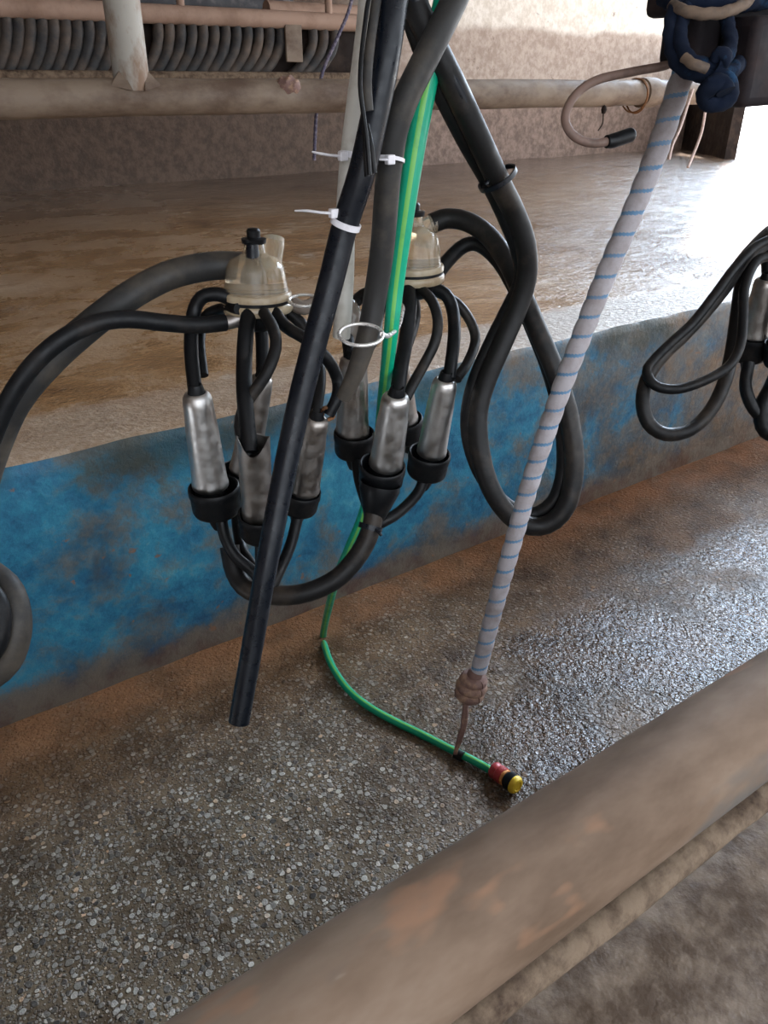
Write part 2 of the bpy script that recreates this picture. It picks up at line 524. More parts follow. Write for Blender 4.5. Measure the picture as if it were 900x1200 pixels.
def lathe(profile, base, axis, g=None, seg=36, mi=0, wob=None):
    """profile: list of (height along axis, radius)"""
    g = g or Geo()
    ax = axis.normalized()
    ref = Vector((0, 0, 1)) if abs(ax.z) < 0.9 else Vector((1, 0, 0))
    n = ax.cross(ref).normalized()
    b = ax.cross(n)
    vs_, fs = [], []
    for (h, r) in profile:
        for j in range(seg):
            a = 2 * math.pi * j / seg
            hh = h + (wob(a, h) if wob else 0)
            vs_.append(base + ax * hh + (n * math.cos(a) + b * math.sin(a)) * max(r, 1e-5))
    for i in range(len(profile) - 1):
        for j in range(seg):
            k = (j + 1) % seg
            fs.append((i * seg + j, i * seg + k, (i + 1) * seg + k, (i + 1) * seg + j))
    g.add(vs_, fs, mi)
    return g


def torus(c, axis, R, r, g=None, seg=48, arc=1.0, sx=1.0):
    g = g or Geo()
    ax = axis.normalized()
    ref = Vector((0, 0, 1)) if abs(ax.z) < 0.9 else Vector((1, 0, 0))
    n = ax.cross(ref).normalized()
    b = ax.cross(n)
    pts = [c + (n * math.cos(2 * math.pi * arc * i / seg) * sx + b * math.sin(2 * math.pi * arc * i / seg)) * R for i in range(seg + 1)]
    return sweep(g, pts, [r] * len(pts), 12)


def box(g, lo, hi, mi=0):
    x0, y0, z0 = lo
    x1, y1, z1 = hi
    v_ = [(x0, y0, z0), (x1, y0, z0), (x1, y1, z0), (x0, y1, z0), (x0, y0, z1), (x1, y0, z1), (x1, y1, z1), (x0, y1, z1)]
    f_ = [(0, 3, 2, 1), (4, 5, 6, 7), (0, 1, 5, 4), (1, 2, 6, 5), (2, 3, 7, 6), (3, 0, 4, 7)]
    return g.add(v_, f_, mi)


def wloc(o):
    p = Vector(o.location)
    while o.parent:
        o = o.parent
        p += Vector(o.location)
    return p


def obj(name, g, mats, parent=None, smooth=True, origin=None, bevel=0.0, angle=40):
    me = bpy.data.meshes.new(name)
    if parent is None:
        if origin is None:
            lo = Vector([min(p[i] for p in g.v) for i in range(3)])
            hi = Vector([max(p[i] for p in g.v) for i in range(3)])
            origin = (lo + hi) / 2
        off = Vector(origin)
    else:
        off = wloc(parent)
    me.from_pydata([p - off for p in g.v], [], g.f)
    mats = mats if isinstance(mats, list) else [mats]
    for q in mats:
        me.materials.append(M[q])
    for i, p in enumerate(me.polygons):
        p.material_index = g.mi[i]
        p.use_smooth = smooth
    if smooth:
        me.set_sharp_from_angle(angle=math.radians(angle))
    o = bpy.data.objects.new(name, me)
    COL.objects.link(o)
    if parent is None:
        o.location = off
    else:
        o.parent = parent
    if bevel:
        bv = o.modifiers.new('bevel', 'BEVEL')
        bv.width = bevel
        bv.segments = 3
    return o


def thing(name, loc, label, cat, group=None):
    o = bpy.data.objects.new(name, None)
    o.empty_display_size = 0.05
    COL.objects.link(o)
    o.location = loc
    return tag(o, label, cat, group)


def tag(o, label, cat, group=None):
    o['label'] = label
    o['category'] = cat
    if group:
        o['group'] = group
    return o


def struct(name, g, mats, **kw):
    o = obj(name, g, mats, None, origin=(0, 0, 0), **kw)
    o['kind'] = 'structure'
    return o


# ------------------------------------------------------------ the place
PZ = 0.65      # platform height above the pit floor
WY = 1.64      # face of the blue pit wall
FY = 6.6       # far wall
RY = 2.9       # far rail

# pit floor
g = Geo()
nx, ny = 160, 40
X0, X1 = -1.5, 7.0
for j in range(ny + 1):
    for i in range(nx + 1):
        x = X0 + (X1 - X0) * i / nx
        y = 0.2 + (WY + 0.03 - 0.2) * j / ny
        zz = 0.006 * noise.noise(Vector((x * 2.2, y * 2.2, 0))) + 0.004 * noise.noise(Vector((x * 7, y * 7, 3)))
        g.v.append(Vector((x, y, zz)))
for j in range(ny):
    for i in range(nx):
        a = j * (nx + 1) + i
        g.f.append((a, a + 1, a + nx + 2, a + nx + 1))
        g.mi.append(0)
struct('floor', g, 'pebbles', angle=180)

# pit wall with a worn rounded lip, top carries on as the platform
g = Geo()
prof = [(0.0, -0.03), (0.0, 0.1), (0.002, 0.25), (0.0, 0.4), (-0.002, 0.55), (0.0, 0.615), (0.003, 0.635), (0.010, 0.646), (0.022, 0.650), (0.10, 0.650), (0.10, 0.5), (0.10, -0.03)]
n = 260
for i in range(n + 1):
    x = X0 + (X1 - X0) * i / n
    for (dy, z) in prof:
        wv = 0.010 * noise.noise(Vector((x * 1.7, z * 3, 1))) + 0.004 * noise.noise(Vector((x * 9, z * 9, 5)))
        if dy > 0.05:
            wv = 0
        lip = 0.006 * noise.noise(Vector((x * 6, 7, 2))) if 0.6 < z < 0.649 else 0
        g.v.append(Vector((x, WY + dy + wv, z + lip)))
m_ = len(prof)
for i in range(n):
    for j in range(m_ - 1):
        a = i * m_ + j
        g.f.append((a, a + m_, a + m_ + 1, a + 1))
        g.mi.append(1 if j >= 7 else 0)
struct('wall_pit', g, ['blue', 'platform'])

# far platform
g = Geo()
nx, ny = 120, 70
Y0, Y1 = WY + 0.09, FY + 0.1
XL, XR = -3.0, 9.0
for j in range(ny + 1):
    for i in range(nx + 1):
        x = XL + (XR - XL) * i / nx
        y = Y0 + (Y1 - Y0) * j / ny
        e = min(1, (y - Y0) / 0.3)
        g.v.append(Vector((x, y, PZ + e * (0.008 * noise.noise(Vector((x * 1.4, y * 1.4, 0))) + 0.004 * noise.noise(Vector((x * 5, y * 5, 3)))))))
for j in range(ny):
    for i in range(nx):
        a = j * (nx + 1) + i
        g.f.append((a, a + 1, a + nx + 2, a + nx + 1))
        g.mi.append(0)
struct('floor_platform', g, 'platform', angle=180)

# near platform the camera looks down from
g = Geo()
box(g, (-2.0, -3.0, -0.03), (7.0, 0.29, PZ))
struct('floor_near_platform', g, 'near_platform', bevel=0.015)

# far wall, its return at the doorway, the roof and the yard outside
g = Geo()
box(g, (-3.2, FY, 0.0), (9.0, FY + 0.25, 3.1))
struct('wall_far', g, 'farwall')
g = Geo()
cs = [(8.93, FY + 0.02), (7.98, 5.35), (8.10, 5.30), (9.15, FY + 0.02)]
g.add([(x, y, z) for z in (0.0, 1.55) for (x, y) in cs], [(3, 2, 1, 0), (4, 5, 6, 7)] + [(i, (i + 1) % 4, (i + 1) % 4 + 4, i + 4) for i in range(4)])
struct('wall_return', g, 'dark', smooth=False)
g = Geo()
box(g, (-3.25, -3.0, 0.0), (-3.0, FY, 3.1))
struct('wall_left', g, 'farwall')
g = Geo()
outline = [(-3.4, -1.6), (4.4, -1.6), (4.4, 3.0), (8.9, 5.9), (9.2, FY + 0.4), (-3.4, FY + 0.4)]  # unseen roof, slanted edge shaped to confine the sun patch
k_ = len(outline)
g.add([(x, y, z) for z in (3.1, 3.16) for (x, y) in outline],
      [tuple(range(k_))[::-1], tuple(range(k_, 2 * k_))] + [(i, (i + 1) % k_, (i + 1) % k_ + k_, i + k_) for i in range(k_)])
struct('ceiling', g, 'roof', smooth=False)
g = Geo()
box(g, (8.6, -6.0, 0.55), (40, 40, 0.64))
box(g, (7.0, -6.0, 0.55), (8.6, WY + 0.05, 0.64))
struct('floor_yard', g, 'yard')

# ------------------------------------------------------------ far rail and what is behind it
c1 = Vector((-2.9, RY, H - RY * math.tan(math.radians(0.80))))
xr = ony(845, 108, RY).x
c2 = Vector((xr, RY, c1.z))
rail = thing('cow_rail', ony(155, 110, RY), 'thick muddy steel rail running across above the far platform, with an upright post', 'rail')
g = Geo()
pts = [c1.lerp(c2, i / 90) for i in range(91)]
pts = [p + Vector((0, 0.003 * noise.noise(p * 3), 0.003 * noise.noise(p * 3 + Vector((5, 0, 0))))) for p in pts]
sweep(g, pts, [0.057 * (1 + 0.03 * noise.noise(p * 6)) for p in pts], 28)
obj('rail_pipe', g, 'rail', rail)
pb = ony(155, 100, RY)
pt = ony(151, -420, RY)
obj('post', straight(Vector((pb.x, RY, c1.z + 0.02)), Vector((pb.x + 0.02, RY, 3.0)), 0.058, seg=32), 'post', rail)
for s in (-1, 1):
    g = Geo()
    a = Vector((pb.x + s * 0.04, RY - 0.03, c1.z + 0.085))
    b_ = Vector((pb.x + s * 0.085, RY - 0.045, c1.z + 0.035))
    c_ = Vector((pb.x + s * 0.02, RY - 0.066, c1.z + 0.02))
    g.add([a, b_, c_, a + Vector((0, 0.012, 0)), b_ + Vector((0, 0.012, 0)), c_ + Vector((0, 0.012, 0))],
          [(0, 1, 2), (5, 4, 3), (0, 3, 4, 1), (1, 4, 5, 2), (2, 5, 3, 0)])
    obj('gusset', g, 'rail', rail, smooth=False)
j_ = ony(758, 108, RY)
g = Geo()
lathe([(0, 0.05), (0.005, 0.066), (0.05, 0.070), (0.10, 0.066), (0.105, 0.05)], Vector((j_.x - 0.05, RY, c1.z)), Vector((1, 0, 0)), g)
obj('coupling', g, 'rail', rail)
g = Geo()
torus(Vector((j_.x - 0.09, RY, c1.z - 0.012)), Vector((1, 0.1, 0)), 0.074, 0.004, g)
torus(Vector((j_.x - 0.07, RY, c1.z - 0.014)), Vector((1, -0.15, 0)), 0.076, 0.004, g)
obj('binding_wire', g, 'rust', rail)
kx = ony(333, 103, RY).x
g = Geo()
pts = [Vector((kx + q * 0.004, RY - 0.03, c1.z + 0.030)) for q in range(-12, 13)]
sweep(g, pts, [0.036 * math.sqrt(max(0.02, 1 - (q / 12.5) ** 2)) for q in range(-12, 13)], 20, rfun=lambda s, a: 1 + 0.12 * math.sin(5 * a + s * 150))
obj('weld_lump', g, 'knot', rail)

# screen of bent tubes
TY = 4.3
screen = thing('tube_screen', ony(150, 40, TY), 'row of bent muddy black tubes hanging from a dusty pink-brown pipe behind the rail', 'screen')
def onyz(x, y, Y):
    return ony(x, y, Y)
zr = ony(200, 17, TY).z
xl = ony(-60, 10, TY).x
xe = ony(420, 28, TY).x
obj('top_pipe', sweep(Geo(), [Vector((-2.9, TY, zr)), Vector((xe + 0.15, TY, zr))], [0.042, 0.042], 24), 'rail_pink', screen)
x = -4.0
i = 0
px = -8.0 - 14.6 * 12
while px < 398:
    if not (328 < px < 352 or 134 < px < 176):
        t = px / 400
        ytop, ybot = 18 + 14 * t, 88 - 8 * t
        hw = 5.6 - 0.9 * t
        a = ony(px + 3, ytop, TY)
        ctrl = []
        for (fx, fy, dy) in ((3, 0.0, 0.0), (4, 0.22, 0.0), (3, 0.45, 0.0), (0, 0.64, 0.0), (-5.5, 0.84, 0.0), (-13, 1.04, 0.0), (-20, 1.16, 0.01)):
            p = ony(px + fx * (0.9 + 0.25 * t), ytop + (ybot - ytop) * fy, TY + 0.01 + dy)
            ctrl.append((p, 0.0265))
        gg = tube(ctrl, seg=14, step=0.02, rfun=lambda s, a: 1 + 0.06 * math.sin(s * 90) * math.cos(a * 2))
        obj('tube', gg, 'tubes', screen)
    px += 14.0 - 1.6 * px / 400
    i += 1
a0, a1 = ony(340, 26, TY), ony(340, 68, TY)
g = Geo()
box(g, (a0.x - 0.05, TY - 0.035, a1.z - 0.02), (a0.x + 0.05, TY - 0.02, a0.z))
obj('strap', g, 'rail', screen, bevel=0.004)
zb = ony(0, 92, TY).z
g = Geo()
box(g, (-2.9, TY + 0.06, zb - 0.02), (xe + 0.15, TY + 0.08, zr))
obj('gap_dark_board', g, 'dark', screen, bevel=0.003)  # dark board added to blacken the gaps between the tubes
g = Geo()
zb2 = ony(100, 87, TY).z
sweep(g, [Vector((-2.9, TY - 0.03, zb2 - 0.01)), Vector((xe + 0.15, TY - 0.03, zb2 - 0.01))], [0.026, 0.026], 16)
obj('bottom_pipe', g, 'mud', screen)
for pxp in (-120, 212, 385):
    q = ony(pxp, 10, TY)
    obj('hanger', straight(Vector((q.x, TY, zr)), Vector((q.x, TY, 3.0)), 0.02), 'rail_pink', screen)

q0, q1 = ony(312, 12, 5.2), ony(470, 22, 5.2)
bp = obj('pipe', straight(Vector((q0.x, 5.2, q0.z)), Vector((q1.x + 0.4, 5.2, q0.z - 0.0)), 0.055), 'rail_pink')
tag(bp, 'pale brown thick pipe end high up behind the row of bent tubes', 'pipe')
a, b_ = ony(175, -10, 6.4), ony(330, 16, 6.4)
g = Geo()
nn = 24
x0_, x1_ = ony(150, 0, 6.4).x, ony(345, 0, 6.4).x
z0_ = ony(250, 20, 6.4).z
vsx = []
for i in range(nn + 1):
    for j in range(9):
        xx = x0_ + (x1_ - x0_) * i / nn
        zz = z0_ + 0.9 * j / 8
        vsx.append((xx, 6.42 + 0.04 * noise.noise(Vector((xx * 4, zz * 3, 0))), zz + 0.03 * noise.noise(Vector((xx * 3, zz, 4)))))
fsx = [(i * 9 + j, (i + 1) * 9 + j, (i + 1) * 9 + j + 1, i * 9 + j + 1) for i in range(nn) for j in range(8)]
g.add(vsx, fsx)
s_ = obj('plastic_sheet', g, 'darksheet')
sm = s_.modifiers.new('solid', 'SOLIDIFY')
sm.thickness = 0.01
tag(s_, 'crumpled dark plastic sheet on the far wall above the bent tubes', 'sheet')

# thin things round the rail
c = obj('cord', tube([(ony(418, -40, 3.1), 0.0065), (ony(410, 8, 3.1), 0.0065), (ony(395, 45, 3.1), 0.0065), (ony(378, 85, 3.1), 0.0065), (ony(371, 130, 3.1), 0.0065), (ony(368, 188, 3.1), 0.007)],
                     rfun=lambda s, a: 1 + 0.2 * math.sin(3 * a + s * 300), step=0.006), 'cord')
tag(c, 'thin dark twisted cord hanging behind the rail, left of the pale pipe', 'cord')
for (P, lab) in (([(812, 104, RY - 0.07), (806, 122, RY - 0.065), (797, 150, RY - 0.07), (788, 170, RY - 0.08), (784, 187, RY - 0.08)], 'left one of two thin pale bent rods hanging under the right end of the rail'),
                 ([(834, 104, RY - 0.07), (828, 122, RY - 0.065), (822, 155, RY - 0.06), (812, 182, RY - 0.07), (806, 196, RY - 0.08)], 'right one of two thin pale bent rods hanging under the right end of the rail')):
    c = obj('bent_rod', tube([(ony(*q), 0.0075) for q in P], step=0.02), 'string')
    tag(c, lab, 'rod', 'pale bent rods under the rail')
g = Geo()
lathe([(0, 0.001), (0.004, 0.009), (0.02, 0.014), (0.035, 0.009), (0.04, 0.001)], ony(707, 134, RY - 0.03), Vector((0, 0, 1)), g)
tube([(ony(708, 112, RY - 0.02), 0.003), (ony(707, 134, RY - 0.03), 0.003), (ony(706, 145, RY - 0.03), 0.003), (ony(701, 153, RY - 0.03), 0.003)], g)
tag(obj('wire_hook', g, 'dark'), 'small dark wire hook dangling under the rail behind the curved hook', 'hook')

# overhead line the hoses hang from, above the picture
hp = at(470, -330, 0.88)
g = sweep(Geo(), [Vector((-1.6, hp.y, hp.z)), Vector((4.6, hp.y, hp.z))], [0.035, 0.035], 28)
tag(obj('overhead_pipeline', g, 'steel_dull'), 'steel pipeline overhead that the black hoses hang from', 'pipe')

# ------------------------------------------------------------ near pipes
dn = 0.624
cy, cz = dn * math.cos(math.radians(64.65)), H - dn * math.sin(math.radians(64.65))
kr = thing('kerb_rail', (0.6, cy, PZ), 'thick worn brown painted pipe rail across the bottom right foreground', 'rail')
pts = [Vector((-1.2 + 5.2 * i / 80, cy, cz)) for i in range(81)]
kr.location = (0.6, cy, cz)
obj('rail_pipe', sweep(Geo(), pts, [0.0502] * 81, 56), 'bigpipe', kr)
for xx in (-0.9, 2.6):
    obj('support', straight(Vector((xx, cy, PZ)), Vector((xx, cy, cz)), 0.022), 'hook', kr)
d2 = 0.70
y2, z2 = d2 * math.cos(math.radians(69.75)), H - d2 * math.sin(math.radians(69.75))
pts = [Vector((-1.2 + 5.2 * i / 160, y2, z2)) for i in range(161)]
pts = [p + Vector((0, 0.002 * noise.noise(p * 8), 0.002 * noise.noise(p * 8 + Vector((9, 0, 0))))) for p in pts]
o = obj('slim_pipe', sweep(Geo(), pts, [0.0158 * (1 + 0.08 * noise.noise(p * 25)) for p in pts], 24), 'mud')
tag(o, 'slim mud-caked pipe running close below the thick foreground rail', 'pipe')

# ------------------------------------------------------------ milking clusters
def shell_geo(top, bot, rt, rb, crushed=False):
    ax = (bot - top)
    L = ax.length
    prof = [(0.004, rt * 0.30), (0.0, rt * 0.62), (0.002, rt * 0.80), (0.007, rt * 0.93), (0.016, rt * 0.985), (0.03, rt), (L * 0.35, rt * 1.01 + (rb - rt) * 0.3),
            (L * 0.75, rt + (rb - rt) * 0.75), (L - 0.012, rb), (L - 0.008, rb * 1.04), (L - 0.002, rb * 1.04), (L, rb * 0.98), (L, rb * 0.8)]
    if crushed:
        prof = [(0.045, rt * 0.86), (0.02, rt * 0.90), (0.0, rt * 0.94), (-0.001, rt * 1.0), (0.012, rt * 1.0), (0.04, rt), (L * 0.5, rt + (rb - rt) * .5),
                (L - 0.012, rb), (L - 0.006, rb * 1.05), (L, rb), (L, rb * 0.8)]
        return lathe(prof, top, ax, wob=lambda a, h: (0.008 * math.sin(2 * a + 0.6) + 0.005 * math.sin(3 * a)) * max(0, 1 - abs(h) / 0.04))
    return lathe(prof, top, ax)


def shell(root, top, bot, wt, wb, mat_='steel', crushed=False):
    """top / bot: (x, y, depth), widths in photograph pixels"""
    top = (top[0], top[1], top[2] - 0.035)
    bot = (bot[0], bot[1], bot[2] + 0.045)
    T, B = at(*top), at(*bot)
    rt, rb = wt / 2 * top[2] / 900, wb / 2 * bot[2] / 900
    s = obj('teat_cup', shell_geo(T, B, rt, rb, crushed), mat_, root)
    ax = (B - T).normalized()
    lp = [(0, rb * 0.80), (0.0, rb * 0.93), (0.012, rb * 0.95), (0.016, rb * 0.7)]
    obj('liner_lip', lathe(lp, B, ax), 'rubber', s)
    if not crushed:
        obj('liner_neck', lathe([(-0.012, rt * 0.36), (-0.012, rt * 0.44), (-0.008, rt * 0.50), (0.002, rt * 0.58), (0.006, rt * 0.58)], T, ax), 'rubber', s)
    return s


def wash_cup(root, c, axis, wpx, d, hgt, tail=True):
    d = d + 0.045
    r = wpx / 2 * d / 900
    base = at(c[0], c[1], d)
    ax = axis.normalized()
    prof = [(0.016, r * 0.2), (0.016, r * 0.86), (0.0, r * 0.885), (-0.007, r * 0.90), (-0.0085, r * 0.95), (-0.007, r * 0.99), (-0.003, r), (0.004, r * 1.0), (0.007, r * 0.965), (hgt * 0.8, r * 0.95), (hgt * 0.93, r * 0.90),
            (hgt, r * 0.78), (hgt + 0.004, r * 0.45), (hgt + 0.02, r * 0.34), (hgt + 0.028, r * 0.25), (hgt + 0.028, 0.0)]
    return obj('wash_cup', lathe(prof, base, ax), 'rubber_matt', root)


def claw(root, c, d, w, lean, top_h=1.0, lug=True, stem=True):
    base = at(c[0], c[1], d)
    r = w / 2 * d / 900
    ax = Vector(lean).normalized()
    k = r / 0.05
    obj('bowl', lathe([(-0.040 * k, 0.0), (-0.042 * k, r * 0.40), (-0.036 * k, r * 0.66), (-0.026 * k, r * 0.80), (-0.008 * k, r * 0.84)], base, ax), 'rubber', root)
    ring = obj('flange', lathe([(-0.014 * k, r * 0.80), (-0.016 * k, r * 0.95), (-0.013 * k, r * 1.0), (-0.006 * k, r), (-0.003 * k, r * 0.96), (-0.001 * k, r * 0.92), (0.001 * k, r * 0.92),
                                (0.002 * k, r * 0.97), (0.008 * k, r * 0.975), (0.011 * k, r * 0.94), (0.012 * k, r * 0.80)], base, ax), 'cream', root)
    obj('seal', lathe([(-0.004 * k, r * 0.9), (-0.004 * k, r * 0.955), (0.002 * k, r * 0.955), (0.002 * k, r * 0.9)], base, ax), 'rubber', ring)
    hs = top_h
    pr = [(0.010 * k, r * 0.90), (0.018 * k, r * 0.87), (0.030 * k * hs, r * 0.83), (0.044 * k * hs, r * 0.78), (0.053 * k * hs, r * 0.66), (0.058 * k * hs, r * 0.42), (0.062 * k * hs, r * 0.30), (0.075 * k * hs, r * 0.26), (0.077 * k * hs, r * 0.22), (0.077 * k * hs, 0.0)]
    dome = obj('dome', lathe(pr, base, ax), 'clear', root)
    tp = base + ax * (0.077 * k * hs)
    obj('valve', lathe([(-0.004, 0.004), (-0.003, 0.016 * k), (0.003, 0.017 * k), (0.005, 0.009 * k), (0.013 * k, 0.0095 * k), (0.016 * k, 0.007 * k), (0.017 * k, 0.0)], tp, ax), 'rubber', dome)
    if stem:
        obj('plunger', lathe([(0, 0.0), (0.0, 0.016 * k), (0.012 * k, 0.014 * k), (0.02 * k, 0.010 * k), (0.05 * k * hs, 0.008 * k), (0.05 * k * hs, 0)], base + ax * 0.018 * k - FW * r * 0.3, ax), 'black_pipe', dome)
    return base, r, ax, dome


# --- left cluster
D = 1.10
c1_ = thing('milking_cluster', at(300, 420, D), 'left milking cluster, clear amber claw over four steel teat cups, one with crumpled rim', 'milking cluster', 'milking clusters over the pit')
base, r, ax, dome = claw(c1_, (301, 350), D, 84, (0.03, 0, 1))
# outlet spout and clear lug
sp0 = at(300, 312, D)
obj('outlet', ptube([(303, 322, D, 0.016), (290, 314, D), (276, 312, D), (268, 313, D)], 0.0185), 'clear', dome)
g = Geo()
a_ = at(319, 303, D + 0.02)
b_ = at(321, 280, D + 0.02)
tube([(at(316, 325, D + 0.015), 0.013), (at(318, 305, D + 0.02), 0.0155), (at(320, 290, D + 0.02), 0.016), (at(321, 279, D + 0.02), 0.0155)], g, seg=4 * 5)
obj('lug', g, 'clear', dome)
shell(c1_, (230, 460, D - 0.02), (247, 570, D - 0.02), 36, 41)
shell(c1_, (307, 441, D + 0.06), (286, 552, D + 0.06), 29, 34, 'steel_dull')
shell(c1_, (371, 489, D + 0.03), (356, 574, D + 0.03), 31, 36, 'steel_dull')
shell(c1_, (297, 517, D - 0.05), (302, 604, D - 0.05), 39, 36, 'steel_dull', True)
R1, R2 = 0.0098, 0.0078
for pl, rr, mt in (
    ([(275, 352, 1.08), (255, 345, 1.07), (236, 349, 1.07), (226, 370, 1.075), (224, 410, 1.08), (229, 462, 1.08)], R1, 'rubber'),
    ([(280, 362, 1.06), (258, 362, 1.10), (240, 372, 1.12), (234, 400, 1.12), (238, 440, 1.12)], R2, 'rubber'),
    ([(292, 366, 1.07), (288, 392, 1.05), (286, 430, 1.045), (287, 470, 1.045), (293, 530, 1.05)], R1 * 1.12, 'rubber'),
    ([(309, 366, 1.06), (320, 385, 1.04), (323, 408, 1.03), (311, 440, 1.025), (289, 472, 1.03), (281, 500, 1.045), (291, 535, 1.06)], R2 * 1.05, 'rubber_brown'),
    ([(304, 366, 1.12), (307, 395, 1.15), (308, 442, 1.16)], R1, 'rubber'),
    ([(318, 360, 1.08), (335, 383, 1.06), (358, 397, 1.05), (382, 419, 1.06), (395, 443, 1.09), (395, 465, 1.11), (385, 486, 1.13)], R2 * 1.1, 'rubber'),
    ([(325, 358, 1.12), (352, 378, 1.13), (370, 412, 1.135), (375, 445, 1.135), (369, 488, 1.13)], R1 * 0.9, 'rubber_brown'),
):
    pl = pl[:-2] + [(pl[-2][0], pl[-2][1], pl[-2][2] - 0.02), (pl[-1][0], pl[-1][1], pl[-1][2] - 0.035)]
    obj('short_tube', ptube(pl, rr), mt, c1_)
obj('hanging_ring', torus(at(357, 352, D - 0.02), Vector((-0.05, -0.12, 1)), 0.022, 0.0022), 'ring', c1_)
obj('clear_elbow', ptube([(338, 352, 1.12), (352, 360, 1.12), (365, 358, 1.13), (374, 350, 1.14)], 0.0105), 'smoked', c1_)
obj('inlet_nipple', ptube([(284, 372, 1.08), (271, 377, 1.08), (262, 378, 1.08)], 0.010), 'steel_dull', c1_)

# --- right cluster
D2 = 1.17
c2_ = thing('milking_cluster', at(485, 400, D2), 'middle milking cluster behind the green hose, its cloudy claw above four steel cups', 'milking cluster', 'milking clusters over the pit')
base, r, ax, dome2 = claw(c2_, (485, 318), D2, 72, (-0.02, 0, 1), 1.15, stem=False)
obj('outlet', ptube([(487, 285, D2, 0.018), (494, 272, D2), (502, 264, D2, 0.014), (512, 262, D2, 0.014)], 0.017), 'clear', dome2)
shell(c2_, (464.5, 462, D2 - 0.05), (452, 545, D2 - 0.05), 35, 39)
shell(c2_, (522, 444, D2), (505.5, 531, D2), 31, 34)
shell(c2_, (414, 418, D2 + 0.04), (413, 508, D2 + 0.04), 34, 38, 'steel_dull')
shell(c2_, (466, 425, D2 + 0.08), (474, 494, D2 + 0.08), 28, 32, 'steel_dull')
for pl, rr, mt in (
    ([(478, 334, 1.15), (480, 358, 1.13), (476, 396, 1.12), (470, 430, 1.12), (465, 464, 1.12)], R1 * 1.1, 'rubber'),
    ([(492, 338, 1.15), (506, 352, 1.13), (513, 375, 1.12), (510, 400, 1.12), (498, 425, 1.125), (484, 450, 1.13), (476, 466, 1.14)], R2, 'rubber_brown'),
    ([(502, 336, 1.17), (522, 345, 1.165), (531, 366, 1.165), (532, 398, 1.165), (526, 444, 1.17)], R1, 'rubber'),
    ([(508, 340, 1.17), (535, 355, 1.18), (552, 378, 1.185), (557, 400, 1.185), (548, 425, 1.185), (535, 444, 1.18)], R2, 'rubber_brown'),
    ([(462, 334, 1.18), (440, 340, 1.20), (420, 350, 1.22), (407, 375, 1.22), (410, 420, 1.21)], R1, 'rubber'),
    ([(468, 336, 1.2), (452, 350, 1.23), (444, 372, 1.235), (440, 395, 1.235), (425, 420, 1.22)], R2, 'rubber'),
    ([(482, 338, 1.2), (486, 370, 1.24), (478, 400, 1.25), (467, 428, 1.25)], R1, 'rubber'),
):
    pl = pl[:-2] + [(pl[-2][0], pl[-2][1], pl[-2][2] - 0.02), (pl[-1][0], pl[-1][1], pl[-1][2] - 0.035)]
    obj('short_tube', ptube(pl, rr), mt, c2_)
obj('hanging_ring', torus(at(423, 392, 0.90), Vector((-0.10, -0.20, 1)), 0.0258, 0.0022), 'ring', c2_)
obj('ring_stem', ptube([(448, 392, 0.90), (456, 393, 0.96), (468, 380, 1.08), (476, 345, 1.15)], 0.003), 'ring', c2_)
obj('clear_elbow', ptube([(385, 352, 1.19), (404, 358, 1.19), (412, 372, 1.19), (408, 398, 1.2)], 0.0165), 'smoked', c2_)
obj('rusty_clip', ptube([(378, 486, 1.10), (380, 478, 1.09), (386, 480, 1.09), (391, 488, 1.10), (384, 492, 1.10)], 0.0028), 'rust', c1_)

# --- third cluster, cut by the right edge
D3 = 1.75
c3_ = thing('milking_cluster', at(905, 340, D3), 'milking cluster half cut off at the right edge of the photo', 'milking cluster', 'milking clusters over the pit')
claw(c3_, (935, 262), D3, 56, (0, 0, 1), stem=False)
shell(c3_, (899, 326, D3), (884, 394, D3), 28, 31, 'steel_dull')
shell(c3_, (925, 330, D3 - 0.05), (918, 400, D3 - 0.05), 28, 31, 'steel_dull')
obj('short_tube', ptube([(925, 275, D3), (906, 285, D3), (899, 300, D3), (899, 328, D3)], 0.012), 'rubber', c3_)
obj('short_tube', ptube([(940, 278, D3), (930, 300, D3 - .04), (926, 332, D3 - .05)], 0.012), 'rubber', c3_)

# ------------------------------------------------------------ wash manifold under the clusters
wm = thing('wash_manifold', at(350, 640, 1.12), 'black rubber wash cups joined by one curved hose below the left and middle clusters', 'wash cups')
down = Vector((0, 0, -1))
def cupdir(t, b):
    return at(b[0], b[1], b[2] + 0.045) - at(t[0], t[1], t[2] - 0.035)
for (cx, cy_, w_, d_, t, b_, hh) in (
    (251, 575, 60, 1.075, (230, 460, 1.08), (247, 570, 1.08), 0.037),
    (305, 606, 52, 1.045, (297, 517, 1.05), (302, 604, 1.05), 0.034),
    (281, 556, 48, 1.165, (307, 441, 1.16), (286, 552, 1.16), 0.034),
    (353, 579, 46, 1.135, (371, 489, 1.13), (356, 574, 1.13), 0.030),
    (448, 549, 55, 1.115, (464, 462, 1.12), (452, 545, 1.12), 0.030),
    (503, 535, 50, 1.17, (522, 444, 1.17), (505, 531, 1.17), 0.034),
    (415, 511, 48, 1.205, (414, 418, 1.21), (413, 508, 1.21), 0.034),
    (475, 495, 42, 1.25, (466, 425, 1.25), (474, 494, 1.25), 0.034)):
    wash_cup(wm, (cx, cy_), cupdir(t, b_), w_, d_, hh)
